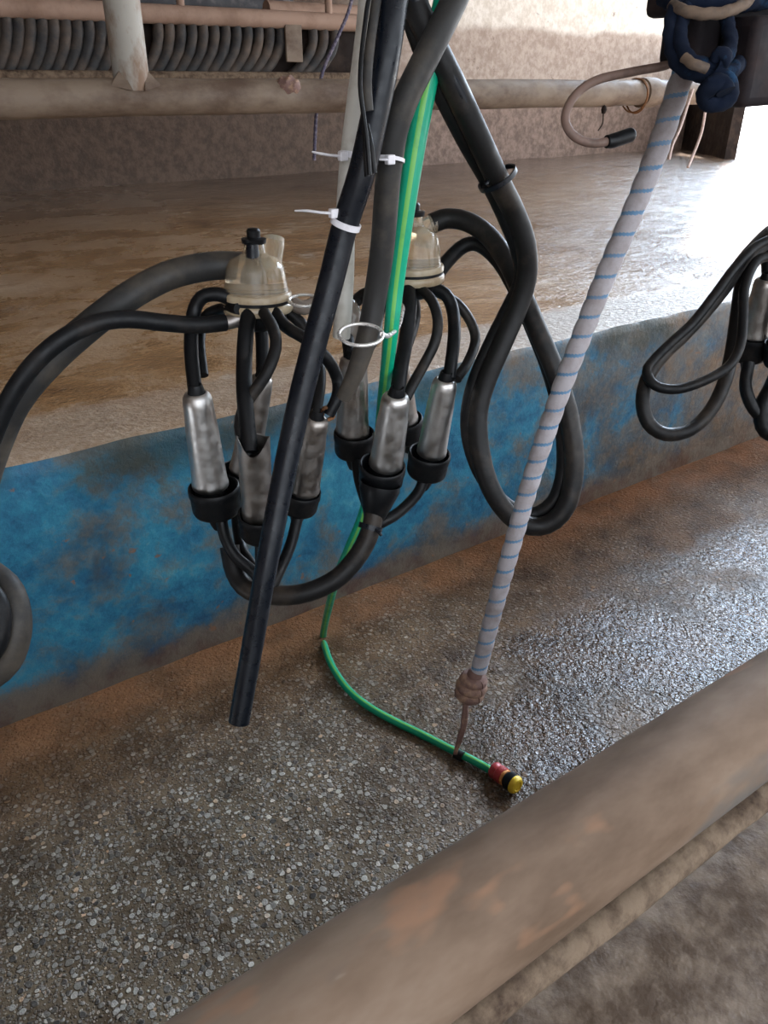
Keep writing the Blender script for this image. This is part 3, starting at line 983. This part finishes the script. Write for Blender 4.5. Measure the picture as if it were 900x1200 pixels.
for pl, rr, mt in (
    ([(259, 606, 1.085), (264, 630, 1.09), (276, 652, 1.095), (295, 668, 1.10), (306, 682, 1.10)], 0.0085, 'rubber'),
    ([(276, 590, 1.17), (279, 622, 1.15), (284, 645, 1.13), (296, 664, 1.11), (304, 680, 1.10)], 0.0085, 'rubber'),
    ([(306, 636, 1.05), (306, 655, 1.06), (309, 680, 1.09)], 0.0085, 'rubber'),
    ([(349, 606, 1.14), (340, 640, 1.13), (326, 672, 1.11), (318, 690, 1.105)], 0.0085, 'rubber'),
    ([(269, 640, 1.12), (276, 672, 1.12), (293, 692, 1.11), (327, 698, 1.105), (361, 694, 1.105), (396, 677, 1.11), (421, 649, 1.115), (434, 622, 1.115), (439, 598, 1.115), (445, 574, 1.115)], 0.0145, 'rubber_brown'),
    ([(497, 562, 1.175), (488, 580, 1.17), (468, 600, 1.15), (450, 611, 1.13), (437, 617, 1.12)], 0.0085, 'rubber'),
    ([(418, 542, 1.20), (422, 565, 1.18), (430, 590, 1.15), (437, 606, 1.12)], 0.009, 'rubber'),
    ([(470, 522, 1.25), (462, 560, 1.2), (450, 590, 1.15), (440, 606, 1.12)], 0.0085, 'rubber'),
):
    obj('manifold_tube', ptube([(q[0], q[1], q[2] + 0.045) for q in pl], rr * 1.03), mt, wm)
obj('taper', lathe([(0, 0.030), (0.01, 0.031), (0.04, 0.0215), (0.055, 0.0165), (0.056, 0.0)], at(446, 566, 1.15), at(438, 610, 1.17) - at(446, 566, 1.15)), 'rubber', wm)
g = lathe([(-0.004, 0.017), (-0.004, 0.0185), (0.004, 0.0185), (0.004, 0.017)], at(434, 618, 1.16), at(428, 635, 1.16) - at(438, 600, 1.16))
tube([(at(440, 620, 1.145), 0.002), (at(445, 625, 1.14), 0.0025), (at(447, 628, 1.14), 0.002)], g)
obj('clip', g, 'black_pipe', wm)
wc3 = thing('wash_manifold', at(895, 440, D3), 'black rubber wash cups below the cluster at the right edge', 'wash cups')
wash_cup(wc3, (882, 398), cupdir((899, 326, D3), (884, 394, D3)), 40, D3, 0.05)
wash_cup(wc3, (917, 404), cupdir((925, 330, D3), (918, 400, D3)), 40, D3 - 0.05, 0.05)
for pl, rr in (([(877, 425, D3), (874, 455, D3), (884, 480, D3), (902, 495, D3), (930, 500, D3)], 0.014),
               ([(914, 432, D3 - .05), (904, 455, D3), (893, 478, D3), (898, 505, D3), (930, 515, D3)], 0.018)):
    obj('manifold_tube', ptube(pl, rr), 'rubber', wc3)

# ------------------------------------------------------------ hoses to the left of the left cluster
o = obj('milk_hose', ptube([(284, 312, 1.095), (262, 311, 1.09), (232, 314, 1.08), (195, 324, 1.07), (150, 348, 1.05), (105, 382, 1.03), (62, 420, 1.02), (25, 462, 1.02), (2, 505, 1.03), (-20, 570, 1.04),
                            (-30, 640, 1.04), (-70, 740, 1.04), (-60, 800, 1.04), (-25, 800, 1.04), (8, 775, 1.04), (20, 735, 1.04), (12, 695, 1.045), (-12, 672, 1.05), (-60, 640, 1.05), (-120, 500, 1.02), (-150, 200, 1.0), (-150, -150, 1.0)], 0.0195), 'rubber_grey')
tag(o, 'thickest grey hose, arching from the left cluster claw out of the left edge', 'hose')
o = obj('pulse_hose', ptube([(264, 378, 1.08), (230, 381, 1.06), (190, 378, 1.035), (150, 374, 1.01), (112, 379, 0.99), (75, 396, 0.975), (40, 426, 0.97), (12, 466, 0.975), (-10, 515, 0.99), (-30, 570, 1.0),
                             (-75, 680, 1.0), (-70, 770, 1.0), (-40, 785, 1.005), (-8, 765, 1.01), (2, 735, 1.01), (-4, 700, 1.01), (-40, 660, 1.01), (-110, 500, 0.99), (-130, 200, 0.97), (-130, -150, 0.97)], 0.0118), 'rubber_matt')
tag(o, 'thinner black hose lying along the thick grey hose at the left edge', 'hose')

# ------------------------------------------------------------ looped hoses to the right of the middle cluster
o = obj('milk_hose', ptube([(506, 262, 1.17), (524, 256, 1.17), (548, 260, 1.165), (572, 276, 1.16), (594, 306, 1.15), (612, 345, 1.14), (632, 392, 1.135), (652, 440, 1.14), (667, 490, 1.15), (673, 545, 1.16), (664, 592, 1.17), (641, 615, 1.18),
                            (612, 614, 1.18), (590, 596, 1.17), (572, 565, 1.16), (562, 525, 1.15), (560, 485, 1.14), (570, 446, 1.13), (588, 404, 1.12), (606, 362, 1.11), (617, 325, 1.09), (616, 288, 1.06), (603, 250, 1.03), (584, 212, 0.99), (560, 160, 0.94), (530, 96, 0.90),
                            (502, 40, 0.87), (484, -5, 0.86), (474, -80, 0.85), (468, -180, 0.86), (466, -300, 0.88)], 0.0148), 'rubber_brown')
tag(o, 'thick dusty black hose arching from the middle claw into the big hanging loop', 'hose')
o = obj('pulse_hose', ptube([(512, 322, 1.20), (526, 304, 1.20), (544, 288, 1.20), (562, 287, 1.195), (584, 306, 1.185), (604, 340, 1.17), (626, 390, 1.16), (645, 440, 1.165), (658, 495, 1.17), (660, 550, 1.18), (648, 588, 1.19), (622, 603, 1.20),
                             (594, 592, 1.19), (566, 560, 1.18), (551, 522, 1.17), (548, 486, 1.16), (556, 448, 1.15), (574, 405, 1.14), (594, 365, 1.125), (610, 330, 1.10), (608, 296, 1.075), (592, 254, 1.04), (572, 212, 1.01), (544, 162, 0.96), (512, 98, 0.92),
                             (488, 40, 0.89), (478, -5, 0.88), (480, -80, 0.87), (476, -180, 0.87), (474, -300, 0.88)], 0.0112), 'rubber_matt')
tag(o, 'thinner black hose running beside the dusty one through the big hanging loop', 'hose')
o = obj('twin_tube', ptube([(620, 310, 1.075), (606, 268, 1.045), (590, 226, 1.0), (570, 178, 0.955), (545, 122, 0.91), (518, 66, 0.88), (496, 20, 0.865), (482, -40, 0.85), (476, -300, 0.87)], 0.0085, step=0.01), 'black_pipe')
tag(o, 'slim shiny black tube strapped along the twin hoses right of the green hose', 'tube')
g = Geo()
pc = at(583, 209, 0.99)
dd = (at(592, 228, 1.0) - at(572, 186, 0.97)).normalized()
lathe([(-0.003, 0.024), (-0.003, 0.0265), (0.003, 0.0265), (0.003, 0.024)], pc, dd, g)
tube([(at(572, 212, 0.97), 0.002), (at(570, 215, 0.965), 0.003), (at(569, 217, 0.965), 0.002)], g)
tag(obj('cable_tie', g, 'black_pipe'), 'black cable tie round the hoses right of the green hose', 'cable tie')

# loops at the right edge
o = obj('milk_hose', ptube([(925, 272, 1.75), (900, 284, 1.74), (882, 300, 1.72), (870, 330, 1.70), (864, 368, 1.69), (858, 410, 1.68), (849, 448, 1.67), (832, 482, 1.66), (808, 504, 1.65), (780, 509, 1.64), (760, 496, 1.64), (753, 470, 1.64), (760, 440, 1.65), (778, 415, 1.66),
                            (800, 394, 1.67), (824, 368, 1.68), (850, 336, 1.69), (870, 306, 1.70), (895, 278, 1.72), (925, 250, 1.75), (960, 180, 1.8), (990, 60, 1.8), (1010, -120, 1.8)], 0.0150), 'rubber_brown')
tag(o, 'thicker black hose hanging in a loop before the blue wall at far right', 'hose')
o = obj('pulse_hose', ptube([(915, 300, 1.70), (888, 305, 1.68), (873, 335, 1.66), (871, 370, 1.65), (868, 402, 1.64), (856, 427, 1.63), (830, 444, 1.62), (795, 456, 1.62), (768, 452, 1.62), (758, 436, 1.63), (766, 422, 1.64), (788, 400, 1.65), (812, 378, 1.66),
                             (838, 345, 1.66), (860, 315, 1.67), (884, 290, 1.68), (925, 262, 1.7), (955, 180, 1.75), (985, 60, 1.75), (1000, -120, 1.75)], 0.0105), 'rubber_matt')
tag(o, 'thinner black hose in the small upper loop before the blue wall at far right', 'hose')

# ------------------------------------------------------------ upright bundle in the middle
o = obj('plastic_pipe', ptube([(450, -300, 0.90), (433, -20, 0.88), (427, 50, 0.88), (418, 120, 0.885), (409, 195, 0.90), (405, 260, 0.93), (404, 330, 0.98), (400, 395, 1.02)], 0.0118), 'pvc')
tag(o, 'pale upright plastic pipe behind the black pipe', 'pipe')
pl = [(470, -300, 0.80), (467, -60, 0.80), (460, 10, 0.80), (450, 80, 0.81), (437, 145, 0.83), (423, 205, 0.85), (404, 265, 0.88), (389, 325, 0.90), (369, 400, 0.92), (349, 480, 0.94), (330, 570, 0.96), (313, 660, 0.975), (297, 750, 0.99), (280, 846, 1.0)]
pr_, rd_ = spline([(at(*q), 0.0152 if q[1] < 420 else 0.0152 - 0.0015 * (q[1] - 400) / 450) for q in pl])
g = sweep(Geo(), pr_, rd_, 24, cap=False)
T_ = (pr_[-1] - pr_[-2]).normalized()
lathe([(0, rd_[-1]), (0.001, rd_[-1] * 0.97), (0.0005, rd_[-1] * 0.75), (-0.04, rd_[-1] * 0.73), (-0.04, 0)], pr_[-1], T_, g, seg=24)
o = obj('plastic_pipe', g, 'black_pipe')
tag(o, 'long straight black pipe slanting down in front of the left cluster, open lower end', 'pipe')
o = obj('milk_hose', ptube([(560, -300, 0.88), (558, -80, 0.86), (541, -20, 0.85), (522, 22, 0.845), (497, 72, 0.845), (473, 122, 0.85), (459, 170, 0.87), (453, 230, 0.90), (448, 290, 0.935), (440, 345, 0.97), (430, 395, 0.99, 0.0138), (416, 438, 1.01, 0.0120), (402, 466, 1.03, 0.0098)], 0.0148), 'rubber_grey')
tag(o, 'grey hose curving down from top centre between the black pipe and the green hose', 'hose')
o = obj('air_tube', ptube([(452, -300, 0.79), (448, -60, 0.79), (441, 0, 0.785), (434, 50, 0.785), (430, 95, 0.79), (432, 130, 0.80)], 0.0052), 'rubber_grey')
tag(o, 'slim grey-green tube running down the front of the black pipe', 'tube')
o = obj('cable', ptube([(440, -300, 0.79), (437, -50, 0.785), (430, 10, 0.78), (424, 60, 0.78), (422, 100, 0.78), (426, 135, 0.785), (430, 165, 0.79), (433, 205, 0.80)], 0.0024), 'rubber')
tag(o, 'thin black cable hanging over the pale upright pipe', 'cable')
for k, (dx, lab) in enumerate(((0, 'left'), (5, 'middle'), (10, 'right'))):
    o = obj('cable', ptube([(427 + dx * 0.3, 146, 0.80), (428 + dx * 0.7, 170, 0.80), (430 + dx * 0.9, 207 - k * 2, 0.81)], 0.0027), 'rubber_matt')
    tag(o, lab + ' one of three short black cable ends tied on the black pipe', 'cable', 'short cable ends')

# cable ties
def tie(c, ax, ra, tail, label, rb=None, mt='tie', tw=0.0035):
    t = thing('cable_tie', c, label, 'cable tie', 'white cable ties')
    ax = ax.normalized()
    g = Geo()
    side = (ax.cross(FW)).normalized()
    out = ax.cross(side).normalized()
    n = 40
    vv, ff = [], []
    rb = rb or ra
    for i in range(n):
        a = 2 * math.pi * i / n
        for (dr, dh) in ((0, -tw), (0.0016, -tw), (0.0016, tw), (0, tw)):
            vv.append(c + side * math.cos(a) * (ra + dr) + out * math.sin(a) * (rb + dr) + ax * dh)
    for i in range(n):
        for q in range(4):
            a0, a1 = i * 4 + q, i * 4 + (q + 1) % 4
            b0, b1 = ((i + 1) % n) * 4 + q, ((i + 1) % n) * 4 + (q + 1) % 4
            ff.append((a0, b0, b1, a1))
    g.add(vv, ff)
    obj('band', g, mt, t)
    obj('tail', tube([(q, 0.0034 if i < len(tail) - 1 else 0.0022) for i, q in enumerate(tail)], flat=0.45), mt, t)
    h = tail[0]
    g = Geo()
    box(g, h - Vector((0.005, 0.004, 0.005)), h + Vector((0.005, 0.004, 0.005)))
    obj('head', g, mt, t, bevel=0.0012)
    return t

axp = at(404, 265, 0.88) - at(423, 205, 0.85)
tie(at(405, 262, 0.88), axp, 0.0162, [at(391, 250, 0.865), at(375, 249, 0.86), at(360, 247, 0.86), at(346, 247, 0.865)], 'lower white cable tie clinched round the black pipe, tail pointing left')
tie(at(410, 184, 0.893), at(409, 195, 0.9) - at(418, 120, 0.885), 0.0125, [at(402, 183, 0.875), at(388, 182, 0.87), at(376, 180, 0.865), at(366, 178, 0.865)], 'upper white cable tie round the pale pipe, tail pointing left')
tie(at(457, 187, 0.875), at(455, 210, 0.88) - at(459, 170, 0.87), 0.0154, [at(457, 187, 0.855), at(452, 187, 0.852), at(444, 187, 0.85)], 'small pale cable tie round the grey hose beside the green hose', tw=0.002)

# ------------------------------------------------------------ green hose with its coupling
fl = []
for (x_, y_) in ((379, 742), (382, 762), (391, 784), (408, 808), (432, 828), (462, 845), (495, 861), (528, 878), (556, 892), (580, 905)):
    p = onz(x_, y_, 0.012)
    fl.append((p, 0.0092))
hang = [(530, -300, 0.90, 0.0115), (528, -60, 0.88, 0.0118), (518, 10, 0.88, 0.012), (508, 60, 0.89, 0.0125), (495, 125, 0.905, 0.0125), (484, 190, 0.925, 0.0120), (473, 265, 0.96, 0.0112), (464, 335, 1.0, 0.0105), (457, 400, 1.04, 0.0098),
        (450, 460, 1.16, 0.0092), (442, 530, 1.32, 0.0090), (426, 600, 1.42, 0.0090), (409, 642, 1.5, 0.0090), (393, 682, 1.68, 0.0090)]
ctrl = [(at(q[0], q[1], q[2]), q[3]) for q in hang] + fl
gh = thing('garden_hose', onz(379, 742, 0.0), 'bright green garden hose with a lime stripe, hanging down and curling across the pit floor', 'hose')
p_, r_ = spline(ctrl, 0.012)
TT, NN, BB = frames(p_)
# the stripe sits on the side turned towards the pit at each step
view = (at(480, 200, 0.9) - C0).normalized()
i0 = min(range(len(p_)), key=lambda i: (p_[i] - at(484, 190, 0.925)).length)
ang = math.atan2(-view.dot(BB[i0]), -view.dot(NN[i0]))
g = sweep(Geo(), p_, r_, 36, mfun=lambda s, a: 1 if math.cos(a - ang) > 0.972 else 0)
obj('hose', g, ['green', 'lime'], gh)
e0, e1 = p_[-1], onz(616, 931, 0.022)
axc = (e1 - e0)
axc.normalize()
b0 = e0 - axc * 0.006 + Vector((0, 0, 0.006))
obj('coupling_nut', lathe([(0, 0.009), (0.0, 0.016), (0.004, 0.0185), (0.010, 0.0185), (0.013, 0.0165), (0.016, 0.0165), (0.018, 0.019), (0.032, 0.019), (0.035, 0.016), (0.036, 0.010)], b0, axc), 'red', gh)
obj('coupling_ring', lathe([(0.034, 0.010), (0.034, 0.0178), (0.040, 0.0178), (0.041, 0.012)], b0, axc), 'orange', gh)
obj('coupling_body', lathe([(0.040, 0.010), (0.040, 0.0155), (0.047, 0.0205), (0.062, 0.0205), (0.066, 0.017), (0.067, 0.010)], b0, axc), 'rubber', gh)
obj('coupling_cap', lathe([(0.061, 0.0200), (0.064, 0.0206), (0.068, 0.0195), (0.073, 0.016), (0.074, 0.011), (0.072, 0.009), (0.072, 0.0)], b0, axc), 'yellow', gh)
cc = onz(538, 885, 0.014)
cdn = (onz(548, 890, 0.014) - onz(528, 880, 0.014)).normalized()
obj('clamp', lathe([(-0.011, 0.009), (-0.010, 0.0118), (0.010, 0.0118), (0.011, 0.009)], cc, cdn), 'rubber', gh)

# ------------------------------------------------------------ rope on the right
rp = [(803, 78, 0.80), (786, 130, 0.82), (765, 190, 0.84), (741, 250, 0.865), (713, 315, 0.89), (687, 380, 0.92), (663, 442, 0.95), (641, 505, 0.985), (620, 570, 1.02), (600, 640, 1.06), (580, 712, 1.10), (561, 785, 1.15)]
PITCHR = 0.024
pts, rad = spline([(at(*q), 0.0122) for q in rp], 0.0013)
def rope_r(s, a):
    ph = (s / PITCHR - a / (2 * math.pi)) % 1.0
    return 0.90 + 0.12 * math.sin(math.pi * ph) ** 0.7
def rope_m(s, a):
    ph = (s / PITCHR - a / (2 * math.pi)) % 1.0
    return 1 if ph < 0.10 or ph > 0.92 else 0
rt = thing('rope', at(803, 78, 0.80), 'thick pale rope spirally wrapped with blue tracer, knotted at its dirty lower end', 'rope')
obj('rope_strand', sweep(Geo(), pts, rad, 36, rfun=rope_r, mfun=rope_m), ['rope_white', 'rope_blue'], rt)
kc = at(552, 806, 1.16)
axk = (at(548, 826, 1.165) - at(560, 786, 1.15)).normalized()
g = Geo()
for q, rr in ((-0.014, 0.013), (-0.003, 0.0155), (0.009, 0.0145)):
    torus(kc + axk * q, axk + Vector((0.25, 0.1, 0)), rr, 0.0085, g, seg=28)
sweep(g, [kc - axk * 0.03, kc, kc + axk * 0.025], [0.011, 0.014, 0.010], 14)
obj('knot', g, 'knot', rt)
fr = Geo()
for k in range(5):
    o_ = [random.uniform(-2.5, 2.5) for _ in range(4)]
    ptube([(546 + o_[0] * .6, 818, 1.165), (544 + o_[1], 845, 1.17), (539 + o_[2], 868, 1.175), (535 + o_[3] * 1.6, 884, 1.18, 0.0012)], 0.0028, fr, seg=8)
obj('frayed_end', fr, 'knot', rt)

# ------------------------------------------------------------ bracket with tied rope and the hook
bd = 0.72
br = thing('steel_bracket', at(860, 60, bd), 'dark rusty steel bracket at the top right corner with blue rope lashed round it', 'bracket')
a, b_ = at(800, 62, bd), at(1050, 58, bd + 0.10)
axb = (b_ - a).normalized()
upb = Vector((0, 0, 1))
sb = axb.cross(upb).normalized()
upb = sb.cross(axb)
g = Geo()
def beam(g, p0, p1, hu, hs):
    vv = []
    for p in (p0, p1):
        for (u_, s__) in ((-hu, -hs), (hu, -hs), (hu, hs), (-hu, hs)):
            vv.append(p + upb * u_ + sb * s__)
    g.add(vv, [(0, 1, 2, 3), (7, 6, 5, 4), (0, 4, 5, 1), (1, 5, 6, 2), (2, 6, 7, 3), (3, 7, 4, 0)])
beam(g, at(794, 44, bd), at(1060, 30, bd + 0.1), 0.024, 0.026)
obj('beam', g, 'bracket', br, bevel=0.008)
g = Geo()
beam(g, at(857, 74, bd - 0.02), at(1060, 64, bd + 0.08), 0.036, 0.022)
obj('lower_plate', g, 'bracket', br, bevel=0.008)
g = Geo()
beam(g, at(779, -14, bd + 0.02), at(1060, -24, bd + 0.12), 0.024, 0.028)
obj('upper_beam', g, 'bracket', br, bevel=0.008)
lash = thing('blue_rope', at(820, 60, bd), 'dark blue rope lashed in several turns round the bracket at top right', 'rope')
def ropy(px, r, g=None):
    return ptube([(q[0], q[1], bd + q[2]) for q in px], r, g, rfun=lambda s, a: 1 + 0.10 * math.sin(3 * a + s * 420), step=0.003)
obj('turn', ropy([(806, -8, .0), (792, 8, -.03), (786, 34, -.035), (788, 58, -.035), (796, 76, -.04), (815, 86, -.045), (838, 88, -.045), (856, 84, -.045), (870, 70, -.02)], 0.0066), 'blue_rope', lash)
obj('turn', ropy([(822, -8, .0), (805, 10, -.035), (797, 36, -.04), (800, 58, -.045), (812, 72, -.05), (832, 76, -.05), (850, 68, -.05), (856, 50, -.045), (852, 26, -.04), (848, 4, -.03), (846, -14, 0)], 0.0060), 'blue_rope', lash)
obj('turn', ropy([(780, -4, -.01), (800, 2, -.03), (840, 4, -.035), (880, 0, -.03), (930, -8, -.02)], 0.0090), 'blue_rope', lash)
obj('knot', ropy([(838, 84, -.05), (850, 94, -.05), (856, 108, -.045), (846, 120, -.04), (832, 120, -.04), (826, 110, -.045), (834, 100, -.055), (846, 98, -.055), (850, 108, -.055)], 0.0078), 'blue_rope', lash)
obj('knot', ropy([(838, 70, -.055), (843, 62, -.06), (850, 66, -.06), (848, 74, -.055), (840, 74, -.055)], 0.0055), 'blue_rope', lash)
o = obj('tan_rope', ropy([(788, 6, -.03), (800, 12, -.045), (820, 16, -.05), (845, 15, -.05), (866, 8, -.045), (882, -2, -.03)], 0.0048), 'tan_rope')
tag(o, 'short tan rope sagging across the top right bracket', 'rope')
o = obj('tan_rope', ropy([(802, 68, -.055), (814, 76, -.062), (828, 80, -.06)], 0.0042), 'tan_rope')
tag(o, 'short brownish rope end tucked under the blue lashing', 'rope')

hk = thing('hook', at(700, 110, 0.74), 'curved rusty steel hook with a black rubber tip, left of the top right bracket', 'hook')
obj('hook_rod', ptube([(800, 68, 0.74), (779, 77, 0.74), (752, 82, 0.735), (727, 87, 0.73), (705, 92, 0.725), (686, 101, 0.72), (670, 117, 0.715), (662, 138, 0.715), (668, 155, 0.715), (682, 165, 0.72), (698, 168, 0.725), (716, 165, 0.73)], 0.0040), 'hook', hk)
obj('rubber_tip', ptube([(711, 166, 0.728, 0.0058), (718, 165, 0.73), (730, 161, 0.733), (739, 158, 0.736), (742, 157, 0.737, 0.0045)], 0.0066), 'rubber', hk)
